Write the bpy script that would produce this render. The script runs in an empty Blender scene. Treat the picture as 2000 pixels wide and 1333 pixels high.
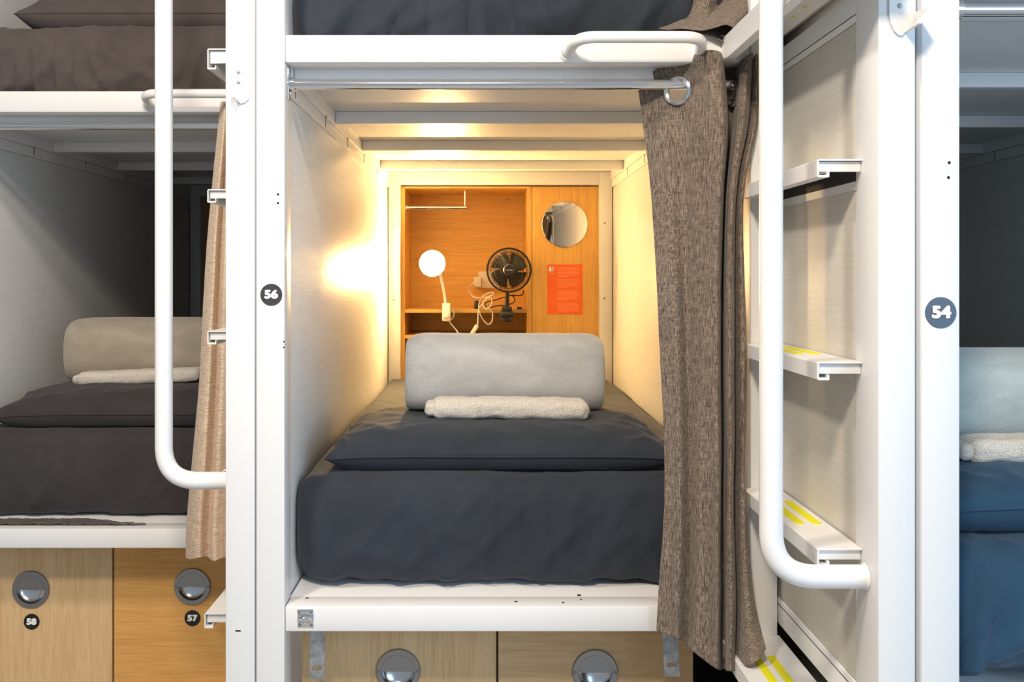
import bpy, bmesh, math, random
from mathutils import Vector, Matrix, noise

# ------------------------------------------------------------------ camera, world, lights, exposure
SC = bpy.context.scene
COL = SC.collection
H = 1.20                     # eye height; everything below is written relative to eye level
F = 1924.0                   # focal length in pixels of the 2000 wide frame
VX, VY = 946.0, 538.0        # vanishing point of the depth direction

cam_d = bpy.data.cameras.new('camera')
cam = bpy.data.objects.new('camera', cam_d)
COL.objects.link(cam)
cam.location = (0, 0, H)
cam.rotation_euler = (math.pi / 2, 0, 0)
cam_d.sensor_width = 36.0
cam_d.lens = F * 36.0 / 2000.0
cam_d.shift_x = (1000 - VX) / 2000.0
cam_d.shift_y = -(666.5 - VY) / 2000.0
cam_d.clip_start = 0.05
SC.camera = cam

SC.view_settings.view_transform = 'Standard'
SC.view_settings.look = 'None'
SC.view_settings.gamma = 1.0
SC.view_settings.use_curve_mapping = False
SC.view_settings.exposure = 0.0

world = bpy.data.worlds.new('world')
SC.world = world
world.use_nodes = True
wb = world.node_tree.nodes['Background']
wb.inputs['Color'].default_value = (0.72, 0.86, 1.0, 1)
wb.inputs['Strength'].default_value = 0.43


def area(name, loc, target, size, power, color, size_y=None):
    d = bpy.data.lights.new(name, 'AREA')
    d.energy = power
    d.color = color
    d.size = size
    if size_y:
        d.shape = 'RECTANGLE'
        d.size_y = size_y
    o = bpy.data.objects.new(name, d)
    COL.objects.link(o)
    o.location = (loc[0], loc[1], loc[2] + H)
    dirv = Vector(target) - Vector(loc)
    o.rotation_euler = dirv.to_track_quat('-Z', 'Y').to_euler()
    return o


# daylight from the window behind the viewer on the right, warm ceiling lamp above the aisle
area('window_daylight', (2.3, -1.3, 0.30), (0.0, 2.0, 0.0), 2.0, 58, (0.48, 0.74, 1.0), 1.8)
area('ceiling_lamp', (-0.20, -0.12, 1.42), (-0.15, 0.5, 0.0), 0.26, 52, (1.0, 0.84, 0.67))
area('ceiling_lamp', (-0.88, 0.72, 1.42), (-0.95, 1.3, 0.0), 0.22, 28, (1.0, 0.90, 0.78))

# ------------------------------------------------------------------ materials
MATS = {}


def mat(name, base, rough=0.5, metal=0.0, spec=0.5, coat=0.0, sheen=0.0, emit=None, estr=0.0):
    m = bpy.data.materials.new(name)
    m.use_nodes = True
    b = m.node_tree.nodes['Principled BSDF']
    b.inputs['Base Color'].default_value = (*base, 1)
    b.inputs['Roughness'].default_value = rough
    b.inputs['Metallic'].default_value = metal
    b.inputs['Specular IOR Level'].default_value = spec
    b.inputs['Coat Weight'].default_value = coat
    b.inputs['Coat Roughness'].default_value = 0.25
    if sheen:
        b.inputs['Sheen Weight'].default_value = sheen
        b.inputs['Sheen Roughness'].default_value = 0.5
    if emit:
        b.inputs['Emission Color'].default_value = (*emit, 1)
        b.inputs['Emission Strength'].default_value = estr
    MATS[name] = m
    return m


def nodes(m):
    return m.node_tree.nodes, m.node_tree.links, m.node_tree.nodes['Principled BSDF']


def tex(m, kind, scale, map_scale=(1, 1, 1), detail=3.0, rough=0.55, dist=0.0, rot=(0, 0, 0)):
    N, L, b = nodes(m)
    tc = N.new('ShaderNodeTexCoord')
    mp = N.new('ShaderNodeMapping')
    mp.inputs['Scale'].default_value = map_scale
    mp.inputs['Rotation'].default_value = rot
    L.new(tc.outputs['Object'], mp.inputs['Vector'])
    if kind == 'noise':
        t = N.new('ShaderNodeTexNoise')
        t.inputs['Detail'].default_value = detail
        t.inputs['Roughness'].default_value = rough
    else:
        t = N.new('ShaderNodeTexWave')
        t.inputs['Detail'].default_value = detail
    t.inputs['Scale'].default_value = scale
    t.inputs['Distortion'].default_value = dist
    L.new(mp.outputs['Vector'], t.inputs['Vector'])
    return t.outputs[0] if kind == 'noise' else t.outputs['Fac']


def ramp(m, fac, stops):
    N, L, b = nodes(m)
    r = N.new('ShaderNodeValToRGB')
    els = r.color_ramp.elements
    while len(els) < len(stops):
        els.new(0.5)
    for e, (p, c) in zip(els, stops):
        e.position = p
        e.color = (*c, 1)
    L.new(fac, r.inputs['Fac'])
    return r.outputs['Color']


def mixc(m, a, c, fac, mode='MULTIPLY'):
    N, L, b = nodes(m)
    x = N.new('ShaderNodeMix')
    x.data_type = 'RGBA'
    x.blend_type = mode
    x.inputs[0].default_value = fac
    L.new(a, x.inputs[6])
    L.new(c, x.inputs[7])
    return x.outputs[2]


def bump(m, fac, strength, dist=0.001, prev=None):
    N, L, b = nodes(m)
    n = N.new('ShaderNodeBump')
    n.inputs['Strength'].default_value = strength
    n.inputs['Distance'].default_value = dist
    L.new(fac, n.inputs['Height'])
    if prev is not None:
        L.new(prev, n.inputs['Normal'])
    L.new(n.outputs['Normal'], b.inputs['Normal'])
    return n.outputs['Normal']


def setcol(m, c):
    N, L, b = nodes(m)
    L.new(c, b.inputs['Base Color'])


white = mat('white_powder_coat', (0.82, 0.82, 0.82), 0.42, spec=0.45)
f_ = tex(white, 'noise', 220, detail=2)
bump(white, f_, 0.05, 0.0005)
tube_white = mat('white_tube_paint', (0.86, 0.86, 0.86), 0.28, spec=0.5, coat=0.25)


def laminate(name, base, ms, rough):
    m = mat(name, base, rough, spec=0.5)
    w = tex(m, 'noise', 6, ms, detail=5, rough=0.62, dist=1.2)
    c = ramp(m, w, [(0.34, tuple(v * 0.93 for v in base)), (0.5, base), (0.72, tuple(min(1, v * 1.03) for v in base))])
    setcol(m, c)
    bump(m, w, 0.22, 0.0015)
    return m


panel_wht = laminate('white_woodgrain_laminate', (0.78, 0.775, 0.76), (1.0, 1.2, 34), 0.36)
panel_out = laminate('warm_lit_woodgrain_laminate', (0.64, 0.60, 0.53), (1.0, 1.2, 34), 0.4)  # beige puts warm bounce light into the white laminate's colour
panel_v = laminate('white_woodgrain_board', (0.78, 0.775, 0.76), (1.2, 1.2, 1.2), 0.35)


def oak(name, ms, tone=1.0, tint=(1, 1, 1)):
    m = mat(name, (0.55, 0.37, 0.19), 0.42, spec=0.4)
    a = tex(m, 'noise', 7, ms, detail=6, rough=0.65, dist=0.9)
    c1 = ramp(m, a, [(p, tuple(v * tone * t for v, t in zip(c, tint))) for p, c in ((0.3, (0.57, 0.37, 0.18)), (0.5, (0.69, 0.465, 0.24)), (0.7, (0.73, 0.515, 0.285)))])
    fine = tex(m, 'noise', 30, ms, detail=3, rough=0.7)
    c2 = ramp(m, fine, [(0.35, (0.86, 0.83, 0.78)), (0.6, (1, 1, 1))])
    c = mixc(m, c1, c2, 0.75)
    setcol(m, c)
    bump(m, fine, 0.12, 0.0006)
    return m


oak_v = oak('oak_vertical_grain', (13, 13, 0.6))
oak_h = oak('oak_horizontal_grain', (0.6, 13, 13))
oak_cab = oak('lamplit_oak_vertical_grain', (13, 13, 0.6), 1.05, (0.98, 0.82, 0.40))  # same oak with the lamp's warm light put into its colour
oak_cabh = oak('lamplit_oak_cross_grain', (0.6, 13, 13), 1.12, (0.98, 0.86, 0.46))  # cross grain likewise tinted and brightened for the lamplight
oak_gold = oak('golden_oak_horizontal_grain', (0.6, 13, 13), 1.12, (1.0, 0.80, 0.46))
oak_pale = oak('oak_pale_vertical_grain', (9, 9, 0.5), 1.08)


def cloth(name, base, rough=0.85, sheen=0.25, var=0.12, sc=900):
    m = mat(name, base, rough, spec=0.25, sheen=sheen)
    a = tex(m, 'noise', 9, detail=4)
    setcol(m, ramp(m, a, [(0.3, tuple(v * (1 - var) for v in base)), (0.7, tuple(min(1, v * (1 + var)) for v in base))]))
    f1 = tex(m, 'noise', sc, (1, 1, 0.25), detail=1)
    n1 = bump(m, f1, 0.12, 0.0004)
    f2 = tex(m, 'noise', 26, (1, 1, 1), detail=5, rough=0.6, dist=0.6)
    bump(m, f2, 0.16, 0.004, n1)
    return m


navy = cloth('charcoal_cotton', (0.027, 0.033, 0.045), sheen=0.10)
char_warm = cloth('warm_lit_charcoal_cotton', (0.045, 0.040, 0.042), sheen=0.10)  # the charcoal linen with warm light mixed into its colour
char_lamplit = cloth('lamplit_charcoal_cotton', (0.090, 0.073, 0.068), sheen=0.12)  # same linen, lightened and browned to hold the warm lamplight
blue = cloth('daylit_charcoal_cotton', (0.022, 0.066, 0.118), sheen=0.12)  # charcoal linen with cool daylight put into the colour
def fleece_mat(name, k):
    m = mat(name, tuple(0.40 * q for q in k), 0.95, spec=0.1, sheen=0.5)
    p = tex(m, 'noise', 9, (0.7, 1.4, 1.6), detail=5, rough=0.6, dist=0.8)
    c = ramp(m, p, [(0.30, tuple(0.422 * q for q in k)), (0.5, tuple(0.499 * q for q in k)), (0.70, tuple(0.582 * q for q in k))])
    fz = tex(m, 'noise', 420, detail=2)
    c2 = ramp(m, fz, [(0.3, (0.78, 0.78, 0.78)), (0.65, (1, 1, 1))])
    setcol(m, mixc(m, c, c2, 0.8))
    n = bump(m, fz, 0.5, 0.002)
    bump(m, p, 0.25, 0.006, n)
    return m


fleece = fleece_mat('grey_fleece', (1.0, 1.0, 0.98))
fleece_warm_lit = fleece_mat('warm_lit_fleece', (0.82, 0.71, 0.57))  # grey blanket fleece, its colour warmed to hold the light on the left bed
fleece_cool_lit = fleece_mat('cool_lit_fleece', (0.94, 1.05, 1.02))  # grey blanket fleece, its colour cooled for light on the right bed
terry = mat('cream_terry', (0.72, 0.64, 0.54), 0.95, spec=0.1, sheen=0.3)
a3 = tex(terry, 'noise', 380, detail=2, rough=0.7)
setcol(terry, ramp(terry, a3, [(0.3, (0.58, 0.52, 0.44)), (0.6, (0.86, 0.79, 0.70))]))
bump(terry, a3, 0.9, 0.004)


def weave(name, dark, lite):
    m = mat(name, lite, 0.9, spec=0.15, sheen=0.15)
    v = tex(m, 'noise', 60, (14, 14, 0.9), detail=2, rough=0.6)
    h = tex(m, 'noise', 60, (0.8, 0.8, 14), detail=2, rough=0.6)
    mid = tuple((x + y) / 2 for x, y in zip(dark, lite))
    cv = ramp(m, v, [(0.36, dark), (0.5, mid), (0.64, lite)])
    ch = ramp(m, h, [(0.36, (0.62, 0.6, 0.58)), (0.62, (1.15, 1.15, 1.15))])
    setcol(m, mixc(m, cv, ch, 0.8))
    n1 = bump(m, h, 0.25, 0.0008)
    bump(m, v, 0.25, 0.0008, n1)
    return m


brown_weave = weave('brown_melange_linen', (0.075, 0.060, 0.052), (0.33, 0.265, 0.21))
tan_weave = weave('tan_linen', (0.66, 0.50, 0.37), (0.86, 0.69, 0.53))

chrome = mat('chrome', (0.85, 0.86, 0.88), 0.10, metal=1.0)
steel = mat('brushed_steel', (0.36, 0.36, 0.37), 0.38, metal=1.0)
s_ = tex(steel, 'noise', 40, (1, 1, 8), detail=3)
bump(steel, s_, 0.06, 0.0004)
bowl_steel = mat('polished_steel', (0.62, 0.62, 0.63), 0.24, metal=1.0)
galv = mat('galvanised_steel', (0.42, 0.44, 0.46), 0.5, metal=0.9)
g_ = tex(galv, 'noise', 60, detail=3)
setcol(galv, ramp(galv, g_, [(0.35, (0.32, 0.34, 0.36)), (0.65, (0.55, 0.57, 0.59))]))
screw_m = mat('zinc_screw', (0.30, 0.30, 0.31), 0.45, metal=0.8)
dark_hole = mat('dark_hole', (0.015, 0.015, 0.015), 0.8)
black_pl = mat('black_plastic', (0.018, 0.016, 0.015), 0.4, spec=0.5)
white_pl = mat('white_plastic', (0.75, 0.72, 0.66), 0.4)
mirror_m = mat('mirror_glass', (0.94, 0.94, 0.94), 0.02, metal=1.0)
orange_p = mat('orange_paper', (0.80, 0.13, 0.02), 0.6)
pale_ink = mat('pale_orange_ink', (0.88, 0.30, 0.12), 0.7)
white_ink = mat('white_ink', (0.9, 0.88, 0.84), 0.6)
badge_m = mat('dark_badge_vinyl', (0.045, 0.043, 0.047), 0.42, spec=0.5)
badge_bk = mat('black_badge_vinyl', (0.012, 0.012, 0.012), 0.5)
badge_sheen = mat('sheen_tinted_badge_vinyl', (0.06, 0.085, 0.13), 0.4)  # blue grey paints the sheen on a dark badge
yellow = mat('yellow_grip_tape', (0.80, 0.76, 0.01), 0.75)
bulb_m = mat('lit_bulb', (1, 0.9, 0.7), 0.4, emit=(1.0, 0.62, 0.25), estr=1500.0)
wall_m = mat('wall_plaster', (0.62, 0.60, 0.58), 0.9)
floor_m = mat('grey_vinyl', (0.34, 0.33, 0.32), 0.5)
fl = tex(floor_m, 'noise', 14, detail=4)
setcol(floor_m, ramp(floor_m, fl, [(0.3, (0.28, 0.27, 0.26)), (0.7, (0.40, 0.39, 0.37))]))
film_m = mat('crumpled_plastic_film', (0.16, 0.14, 0.13), 0.22, spec=0.7)

# ------------------------------------------------------------------ mesh helpers
ORG = {}


def P(px, py, Y):
    return Vector(((px - VX) * Y / F, Y, (VY - py) * Y / F))


def empty(name, loc, label, cat, group=None):
    o = bpy.data.objects.new(name, None)
    COL.objects.link(o)
    o.empty_display_size = 0.05
    w = Vector((loc[0], loc[1], loc[2] + H))
    o.location = w
    ORG[o.name] = w.copy()
    o['label'] = label
    o['category'] = cat
    if group:
        o['group'] = group
    return o


def tag(o, label=None, cat=None, group=None, kind=None):
    if label:
        o['label'] = label
    if cat:
        o['category'] = cat
    if group:
        o['group'] = group
    if kind:
        o['kind'] = kind
    return o


class MB:
    def __init__(s):
        s.bm = bmesh.new()

    def add(s, other):
        me = bpy.data.meshes.new('tmp')
        other.to_mesh(me)
        s.bm.from_mesh(me)
        bpy.data.meshes.remove(me)
        other.free()
        return s

    def box(s, x0, x1, y0, y1, z0, z1, bev=0.0, seg=2, M=None):
        b = bmesh.new()
        bmesh.ops.create_cube(b, size=1.0)
        for v in b.verts:
            v.co = Vector(((x0 + x1) / 2 + v.co.x * (x1 - x0), (y0 + y1) / 2 + v.co.y * (y1 - y0),
                           (z0 + z1) / 2 + v.co.z * (z1 - z0)))
        if bev > 0:
            bmesh.ops.bevel(b, geom=b.edges[:], offset=bev, segments=seg, profile=0.5, affect='EDGES')
        if M is not None:
            b.transform(M)
        return s.add(b)

    def tube(s, pts, r, n=14, cap=True, closed=False):
        pts = [Vector(p) for p in pts]
        k = len(pts)
        rs = r if isinstance(r, (list, tuple)) else [r] * k
        tang = []
        for i in range(k):
            a = pts[(i - 1) % k] if (i > 0 or closed) else pts[i]
            c = pts[(i + 1) % k] if (i < k - 1 or closed) else pts[i]
            tang.append((c - a).normalized())
        up = Vector((0, 0, 1)) if abs(tang[0].z) < 0.9 else Vector((0, 1, 0))
        nrm = (up - tang[0] * up.dot(tang[0])).normalized()
        rings = []
        for i in range(k):
            nrm = (nrm - tang[i] * nrm.dot(tang[i])).normalized()
            bn = tang[i].cross(nrm)
            rings.append([s.bm.verts.new(pts[i] + (nrm * math.cos(t) + bn * math.sin(t)) * rs[i])
                          for t in [2 * math.pi * j / n for j in range(n)]])
        m = k if closed else k - 1
        for i in range(m):
            A, B = rings[i], rings[(i + 1) % k]
            for j in range(n):
                s.bm.faces.new((A[j], A[(j + 1) % n], B[(j + 1) % n], B[j]))
        if cap and not closed:
            s.bm.faces.new(list(reversed(rings[0])))
            s.bm.faces.new(rings[-1])
        return s

    def lathe(s, prof, centre, axis='Y', n=40, a0=0.0, a1=2 * math.pi):
        """prof: list of (radius, offset along axis)"""
        full = abs(a1 - a0 - 2 * math.pi) < 1e-6
        cnt = n if full else n + 1
        rows = []
        for (r, d) in prof:
            row = []
            for j in range(cnt):
                t = a0 + (a1 - a0) * j / n
                c, q = r * math.cos(t), r * math.sin(t)
                if axis == 'Y':
                    v = Vector((c, d, q))
                elif axis == 'X':
                    v = Vector((d, c, q))
                else:
                    v = Vector((c, q, d))
                row.append(s.bm.verts.new(v + Vector(centre)))
            rows.append(row)
        for i in range(len(rows) - 1):
            for j in range(cnt if full else n):
                q = (j + 1) % cnt
                vs = [rows[i][j], rows[i][q], rows[i + 1][q], rows[i + 1][j]]
                try:
                    s.bm.faces.new(vs)
                except ValueError:
                    pass
        return s

    def disc(s, c, r, t, n=40, axis='Y'):
        """solid disc with front at c, thickness t going +axis"""
        return s.lathe([(0.0001, 0), (r - t * 0.3, 0), (r, t * 0.3), (r, t), (0.0001, t)], c, axis, n)

    def grid(s, rows):
        vs = [[s.bm.verts.new(p) for p in r] for r in rows]
        for i in range(len(vs) - 1):
            for j in range(len(vs[0]) - 1):
                s.bm.faces.new((vs[i][j], vs[i][j + 1], vs[i + 1][j + 1], vs[i + 1][j]))
        return s

    def poly(s, pts, ext):
        """extrude polygon pts by vector ext"""
        a = [s.bm.verts.new(Vector(p)) for p in pts]
        b = [s.bm.verts.new(Vector(p) + Vector(ext)) for p in pts]
        n = len(a)
        s.bm.faces.new(a)
        s.bm.faces.new(list(reversed(b)))
        for i in range(n):
            s.bm.faces.new((a[i], b[i], b[(i + 1) % n], a[(i + 1) % n]))
        return s

    def transform(s, M):
        s.bm.transform(M)
        return s

    def build(s, name, m, parent=None, smooth=True, angle=40, org=None, merge=True):
        bm = s.bm
        if merge:
            bmesh.ops.remove_doubles(bm, verts=bm.verts[:], dist=0.00002)
        bmesh.ops.recalc_face_normals(bm, faces=bm.faces[:])
        off = Vector((0, 0, H))
        if parent is not None:
            o0 = ORG[parent.name]
        else:
            if org is None:
                xs = [v.co.x for v in bm.verts]; ys = [v.co.y for v in bm.verts]; zs = [v.co.z for v in bm.verts]
                org = ((min(xs) + max(xs)) / 2, (min(ys) + max(ys)) / 2, min(zs))
            o0 = Vector(org) + off
        for v in bm.verts:
            v.co = v.co + off - o0
        me = bpy.data.meshes.new(name)
        bm.to_mesh(me)
        bm.free()
        me.materials.append(m)
        if smooth:
            me.polygons.foreach_set('use_smooth', [True] * len(me.polygons))
            try:
                me.set_sharp_from_angle(angle=math.radians(angle))
            except Exception:
                pass
        o = bpy.data.objects.new(name, me)
        COL.objects.link(o)
        ORG[o.name] = o0.copy()
        if parent is not None:
            o.parent = parent
        else:
            o.location = o0
        return o


def arc(c, r, a0, a1, n, u, v):
    c = Vector(c); u = Vector(u); v = Vector(v)
    return [c + u * (r * math.cos(a0 + (a1 - a0) * i / n)) + v * (r * math.sin(a0 + (a1 - a0) * i / n)) for i in range(n + 1)]


def rounded_path(pts, r, n=8):
    """polyline with rounded corners"""
    pts = [Vector(p) for p in pts]
    out = [pts[0]]
    for i in range(1, len(pts) - 1):
        a, b, c = pts[i - 1], pts[i], pts[i + 1]
        d0 = (a - b).normalized(); d1 = (c - b).normalized()
        ang = d0.angle(d1)
        t = min(r / math.tan(ang / 2), (a - b).length * 0.49, (c - b).length * 0.49)
        p0, p1 = b + d0 * t, b + d1 * t
        for k in range(n + 1):
            w = k / n
            out.append((p0 * (1 - w) ** 2 + b * 2 * w * (1 - w) + p1 * w ** 2))
    out.append(pts[-1])
    return out


def spline(pts, n=10):
    pts = [Vector(p) for p in pts]
    q = [pts[0]] + pts + [pts[-1]]
    out = []
    for i in range(1, len(q) - 2):
        p0, p1, p2, p3 = q[i - 1], q[i], q[i + 1], q[i + 2]
        for k in range(n):
            t = k / n
            out.append(0.5 * ((2 * p1) + (-p0 + p2) * t + (2 * p0 - 5 * p1 + 4 * p2 - p3) * t * t + (-p0 + 3 * p1 - 3 * p2 + p3) * t ** 3))
    out.append(pts[-1])
    return out


def nz(x, y, z):
    return noise.noise(Vector((x, y, z)))


def ridge(x, y, z, k=3.0):
    return max(0.0, 1 - abs(nz(x, y, z)) * 2.2) ** k


def soft_box(x0, x1, y0, y1, z0, z1, r, step, disp=None):
    b = bmesh.new()
    lo, hi = Vector((x0, y0, z0)), Vector((x1, y1, z1))
    cnt = [max(6, int((hi[i] - lo[i]) / step[i])) for i in range(3)]

    def coords(i):
        n = cnt[i]
        out = []
        rr = min(r / (hi[i] - lo[i]), 0.45)
        m = 5
        for k in range(m):
            out.append(rr * k / m)
        inner = max(2, n - 2 * m)
        for k in range(inner + 1):
            out.append(rr + (1 - 2 * rr) * k / inner)
        for k in range(1, m + 1):
            out.append(1 - rr + rr * k / m)
        return [lo[i] + (hi[i] - lo[i]) * t for t in out]
    cs = [coords(i) for i in range(3)]

    def place(p):
        q = Vector([min(max(p[i], lo[i] + min(r, (hi[i] - lo[i]) * .45)), hi[i] - min(r, (hi[i] - lo[i]) * .45)) for i in range(3)])
        d = p - q
        L = d.length
        if L > 1e-9:
            mx = max(abs(d.x), abs(d.y), abs(d.z))
            n = d / L
            # map cube corner distance to sphere
            p2 = q + n * mx
        else:
            n = Vector((0, 0, 0)); p2 = p
        if disp:
            p2 = p2 + disp(p2, n)
        return p2
    for ax in range(3):
        u, v = (ax + 1) % 3, (ax + 2) % 3
        for side in (lo[ax], hi[ax]):
            vs = []
            for a in cs[u]:
                row = []
                for c in cs[v]:
                    p = Vector((0, 0, 0)); p[ax] = side; p[u] = a; p[v] = c
                    row.append(b.verts.new(place(p)))
                vs.append(row)
            for i in range(len(vs) - 1):
                for j in range(len(vs[0]) - 1):
                    b.faces.new((vs[i][j], vs[i][j + 1], vs[i + 1][j + 1], vs[i + 1][j]))
    bmesh.ops.remove_doubles(b, verts=b.verts[:], dist=0.0002)
    mb = MB()
    mb.bm.free()
    mb.bm = b
    return mb


FLOOR = -H
CEIL = 1.50

# ------------------------------------------------------------------ room shell
tag(MB().box(-3.6, 3.6, -2.2, 4.75, FLOOR - 0.05, FLOOR).build('floor', floor_m, smooth=False), kind='structure')
tag(MB().box(-3.6, 3.6, -0.6, 4.75, CEIL, CEIL + 0.05).build('ceiling', wall_m, smooth=False), kind='structure')
tag(MB().box(-3.6, 3.6, 4.70, 4.75, FLOOR, CEIL).build('wall_back', wall_m, smooth=False), kind='structure')
tag(MB().box(-3.65, -3.6, -0.6, 4.75, FLOOR, CEIL).build('wall_left', wall_m, smooth=False), kind='structure')
tag(MB().box(3.6, 3.65, 1.2, 4.75, FLOOR, CEIL).build('wall_right', wall_m, smooth=False), kind='structure')

# ------------------------------------------------------------------ bunk bed frames
RB, RT = -0.670, -0.622         # lower rail bottom / top
UB, UT = 0.400, 0.452           # upper rail
ZB, ZC = 0.377, 0.407           # slat bottom / ceiling board
TOP = 1.45


def bunk(label, XL, XR, YF, ladder=None, L=2.05, posts=(True, True), screws=()):
    root = empty('bunk_bed', ((XL + XR) / 2, YF + L / 2, FLOOR), label, 'bunk bed')
    for side in (0, 1):
        x0, x1 = (XL - 0.055, XL - 0.001) if side == 0 else (XR + 0.001, XR + 0.052)
        MB().box(x0, x1, YF, YF + 0.06, FLOOR, TOP, 0.003).build('post', white, root)
    for z0, z1 in ((RB, RT), (UB, UT)):
        MB().box(XL, XR, YF, YF + 0.058, z0, z1, 0.003).build('front_rail', white, root)
    # boards that carry the mattresses
    MB().box(XL - 0.002, XR + 0.002, YF + 0.058, YF + L, RT - 0.02, RT - 0.001, 0.001).build('bed_board', white, root)
    MB().box(XL - 0.002, XR + 0.002, YF + 0.058, YF + L, ZC, ZC + 0.022, 0.001).build('bed_board', white, root)
    # slats under the upper board
    for i in range(4):
        y = YF + 0.06 + 0.53 * i
        MB().box(XL + 0.005, XR - 0.004, y, y + 0.026, ZB, ZC - 0.0005, 0.0015).build('slat', white, root)
    # side panels, one per level, either side
    for side in (0, 1):
        if side == 0:
            xa, xb = XL - 0.050, XL - 0.005
        else:
            xa, xb = XR + 0.005, XR + 0.050
        MB().box(xa, xb, YF + 0.06, YF + L, RB - 0.01, ZB - 0.032, 0.001).build('side_panel', panel_wht, root)
        MB().box(xa, xb, YF + 0.06, YF + L, UB, TOP, 0.001).build('side_panel', panel_wht, root)
        sx = 1 if side == 0 else -1
        X = XL if side == 0 else XR
        m = MB()
        m.box(*sorted((X - sx * 0.040, X + sx * 0.004)), YF + 0.06, YF + L - 0.02, ZB - 0.0015, ZC + 0.02, 0.001)
        m.box(*sorted((X - sx * 0.040, X - sx * 0.001)), YF + 0.06, YF + L - 0.02, ZB - 0.031, ZB - 0.0025, 0.001)
        sr = m.build('side_rail', white, root)
        for k in range(5):
            yy = YF + 0.10 + 0.372 * k
            m = MB()
            m.box(*sorted((X - sx * 0.004, X + sx * 0.0006)), yy, yy + 0.003, ZB - 0.027, ZB - 0.004)
            m.lathe([(0.0001, 0), (0.004, 0.0005), (0.005, 0.002)], (X - sx * 0.001, yy + 0.004, ZB - 0.004), 'Z', 10)
            m.build('rail_screw', screw_m, sr)
    # frame round the far end
    yb = YF + L - 0.04
    MB().box(XL - 0.002, XL + 0.044, yb, yb + 0.04, RT, ZC - 0.0005, 0.002).build('end_post', white, root)
    MB().box(XR - 0.047, XR + 0.002, yb, yb + 0.04, RT, ZC - 0.0005, 0.002).build('end_post', white, root)
    MB().box(XL + 0.044, XR - 0.047, yb, yb + 0.04, 0.356, ZC - 0.0005, 0.002).build('end_rail', white, root)
    MB().box(XL - 0.05, XR + 0.05, YF + L, YF + L + 0.018, UT, TOP, 0.001).build('end_panel', panel_v, root)
    return root


# left bed, the middle bed with its lamp lit, and the right bed; each one stands half a metre nearer than the one to its left
LXL, LXR, LY = -1.320, -0.492, 2.415
MXL, MXR, MY = -0.374, 0.499, 1.850
RXL, RXR, RY = 0.669, 1.540, 1.383
bed_left = bunk('white steel bunk bed frame furthest to the left, half hidden behind the post numbered 56', LXL, LXR, LY)
bed_mid = bunk('white steel bunk bed frame in the middle, numbered 56, with the lit lamp inside', MXL, MXR, MY)
bed_right = bunk('white steel bunk bed frame at the right edge, numbered 54, with bedding coloured for blue daylight', RXL, RXR, RY)

for bed_, xa_, xb_, yf_ in ((bed_left, LXL, LXR, LY), (bed_right, RXL, RXR, RY)):
    MB().box(xa_ - 0.05, xb_ + 0.05, yf_ + 2.05, yf_ + 2.068, RB, ZC, 0.001).build('end_panel', oak_v, bed_)

# outer posts that carry the steps, with the far ends of the side screens
MB().box(-0.4865, -0.4315, MY, MY + 0.085, FLOOR, TOP, 0.003).build('ladder_post', white, bed_mid)
MB().box(0.553, 0.6055, RY, RY + 0.085, FLOOR, TOP, 0.003).build('ladder_post', white, bed_right)
# outside of the right bed towards the steps: grained panel between two trims, open gaps above and below
m = MB()
m.box(0.5565, 0.585, RY + 0.086, RY + 2.0, -0.6075, 0.378, 0.0015)
m.build('outer_panel', panel_out, bed_right)
for z0, z1 in ((-0.657, -0.609), (0.3795, 0.424)):
    t = MB().box(0.554, 0.60, RY + 0.086, RY + 2.0, z0, z1, 0.002)
    z = z1 - 0.010 if z0 < 0 else z0 + 0.010
    t.build('outer_trim', white, bed_right)
    MB().box(0.5535, 0.556, RY + 0.086, RY + 2.0, z - 0.0006, z + 0.0006).build('trim_groove', dark_hole, bed_right)
MB().box(0.5565, 0.60, RY + 0.086, RY + 2.0, 0.475, TOP, 0.0015).build('outer_panel', panel_out, bed_right)
for z0, z1, mm in ((0.141, 0.1665, dark_hole), (0.128, 0.1405, white)):
    MB().box(0.5548, 0.5568, RY + 0.087, RY + 2.0, z0, z1).build('step_slot' if mm is dark_hole else 'slot_trim', mm, bed_right, smooth=False)
MB().box(0.59, 0.615, RY + 0.09, RY + 2.0, FLOOR, -0.66).build('dark_gap_board', black_pl, bed_right)  # black board paints the darkness of the open gap under the bed


def holes(root, pts, Y, r=0.0026):
    for px, py in pts:
        p = P(px, py, Y)
        MB().lathe([(0.0001, -0.0006), (r * 0.6, -0.0008), (r, 0.0003), (r, 0.002)], p, 'Y', 14).build('bolt_hole', dark_hole, root)


holes(bed_mid, [(543, 380), (543, 397)], MY)
holes(bed_mid, [(554, 668), (554, 679)], MY, 0.0016)
holes(bed_right, [(1854, 318), (1852.5, 347)], RY)
# chips in the paint of the posts and the rail
p = P(465, 1233, MY)
MB().box(p.x - 0.005, p.x + 0.005, MY - 0.0004, MY + 0.002, p.z - 0.0014, p.z + 0.0014).build('paint_chip', dark_hole, bed_mid)
for px, py, w in ((600, 1169, 6), (1008, 1176, 6), (1100, 1178, 5), (1131, 1163, 7), (1135, 1172, 3)):
    Y = 0.622 * F / (py - VY)
    x = (px - VX) * Y / F
    MB().box(x - w / 2080, x + w / 2080, Y - 0.003, Y + 0.003, RT - 0.001, RT + 0.0004).build('paint_chip', dark_hole, bed_mid)

# ------------------------------------------------------------------ steps
GRIP = 'yellow grip strips'


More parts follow.
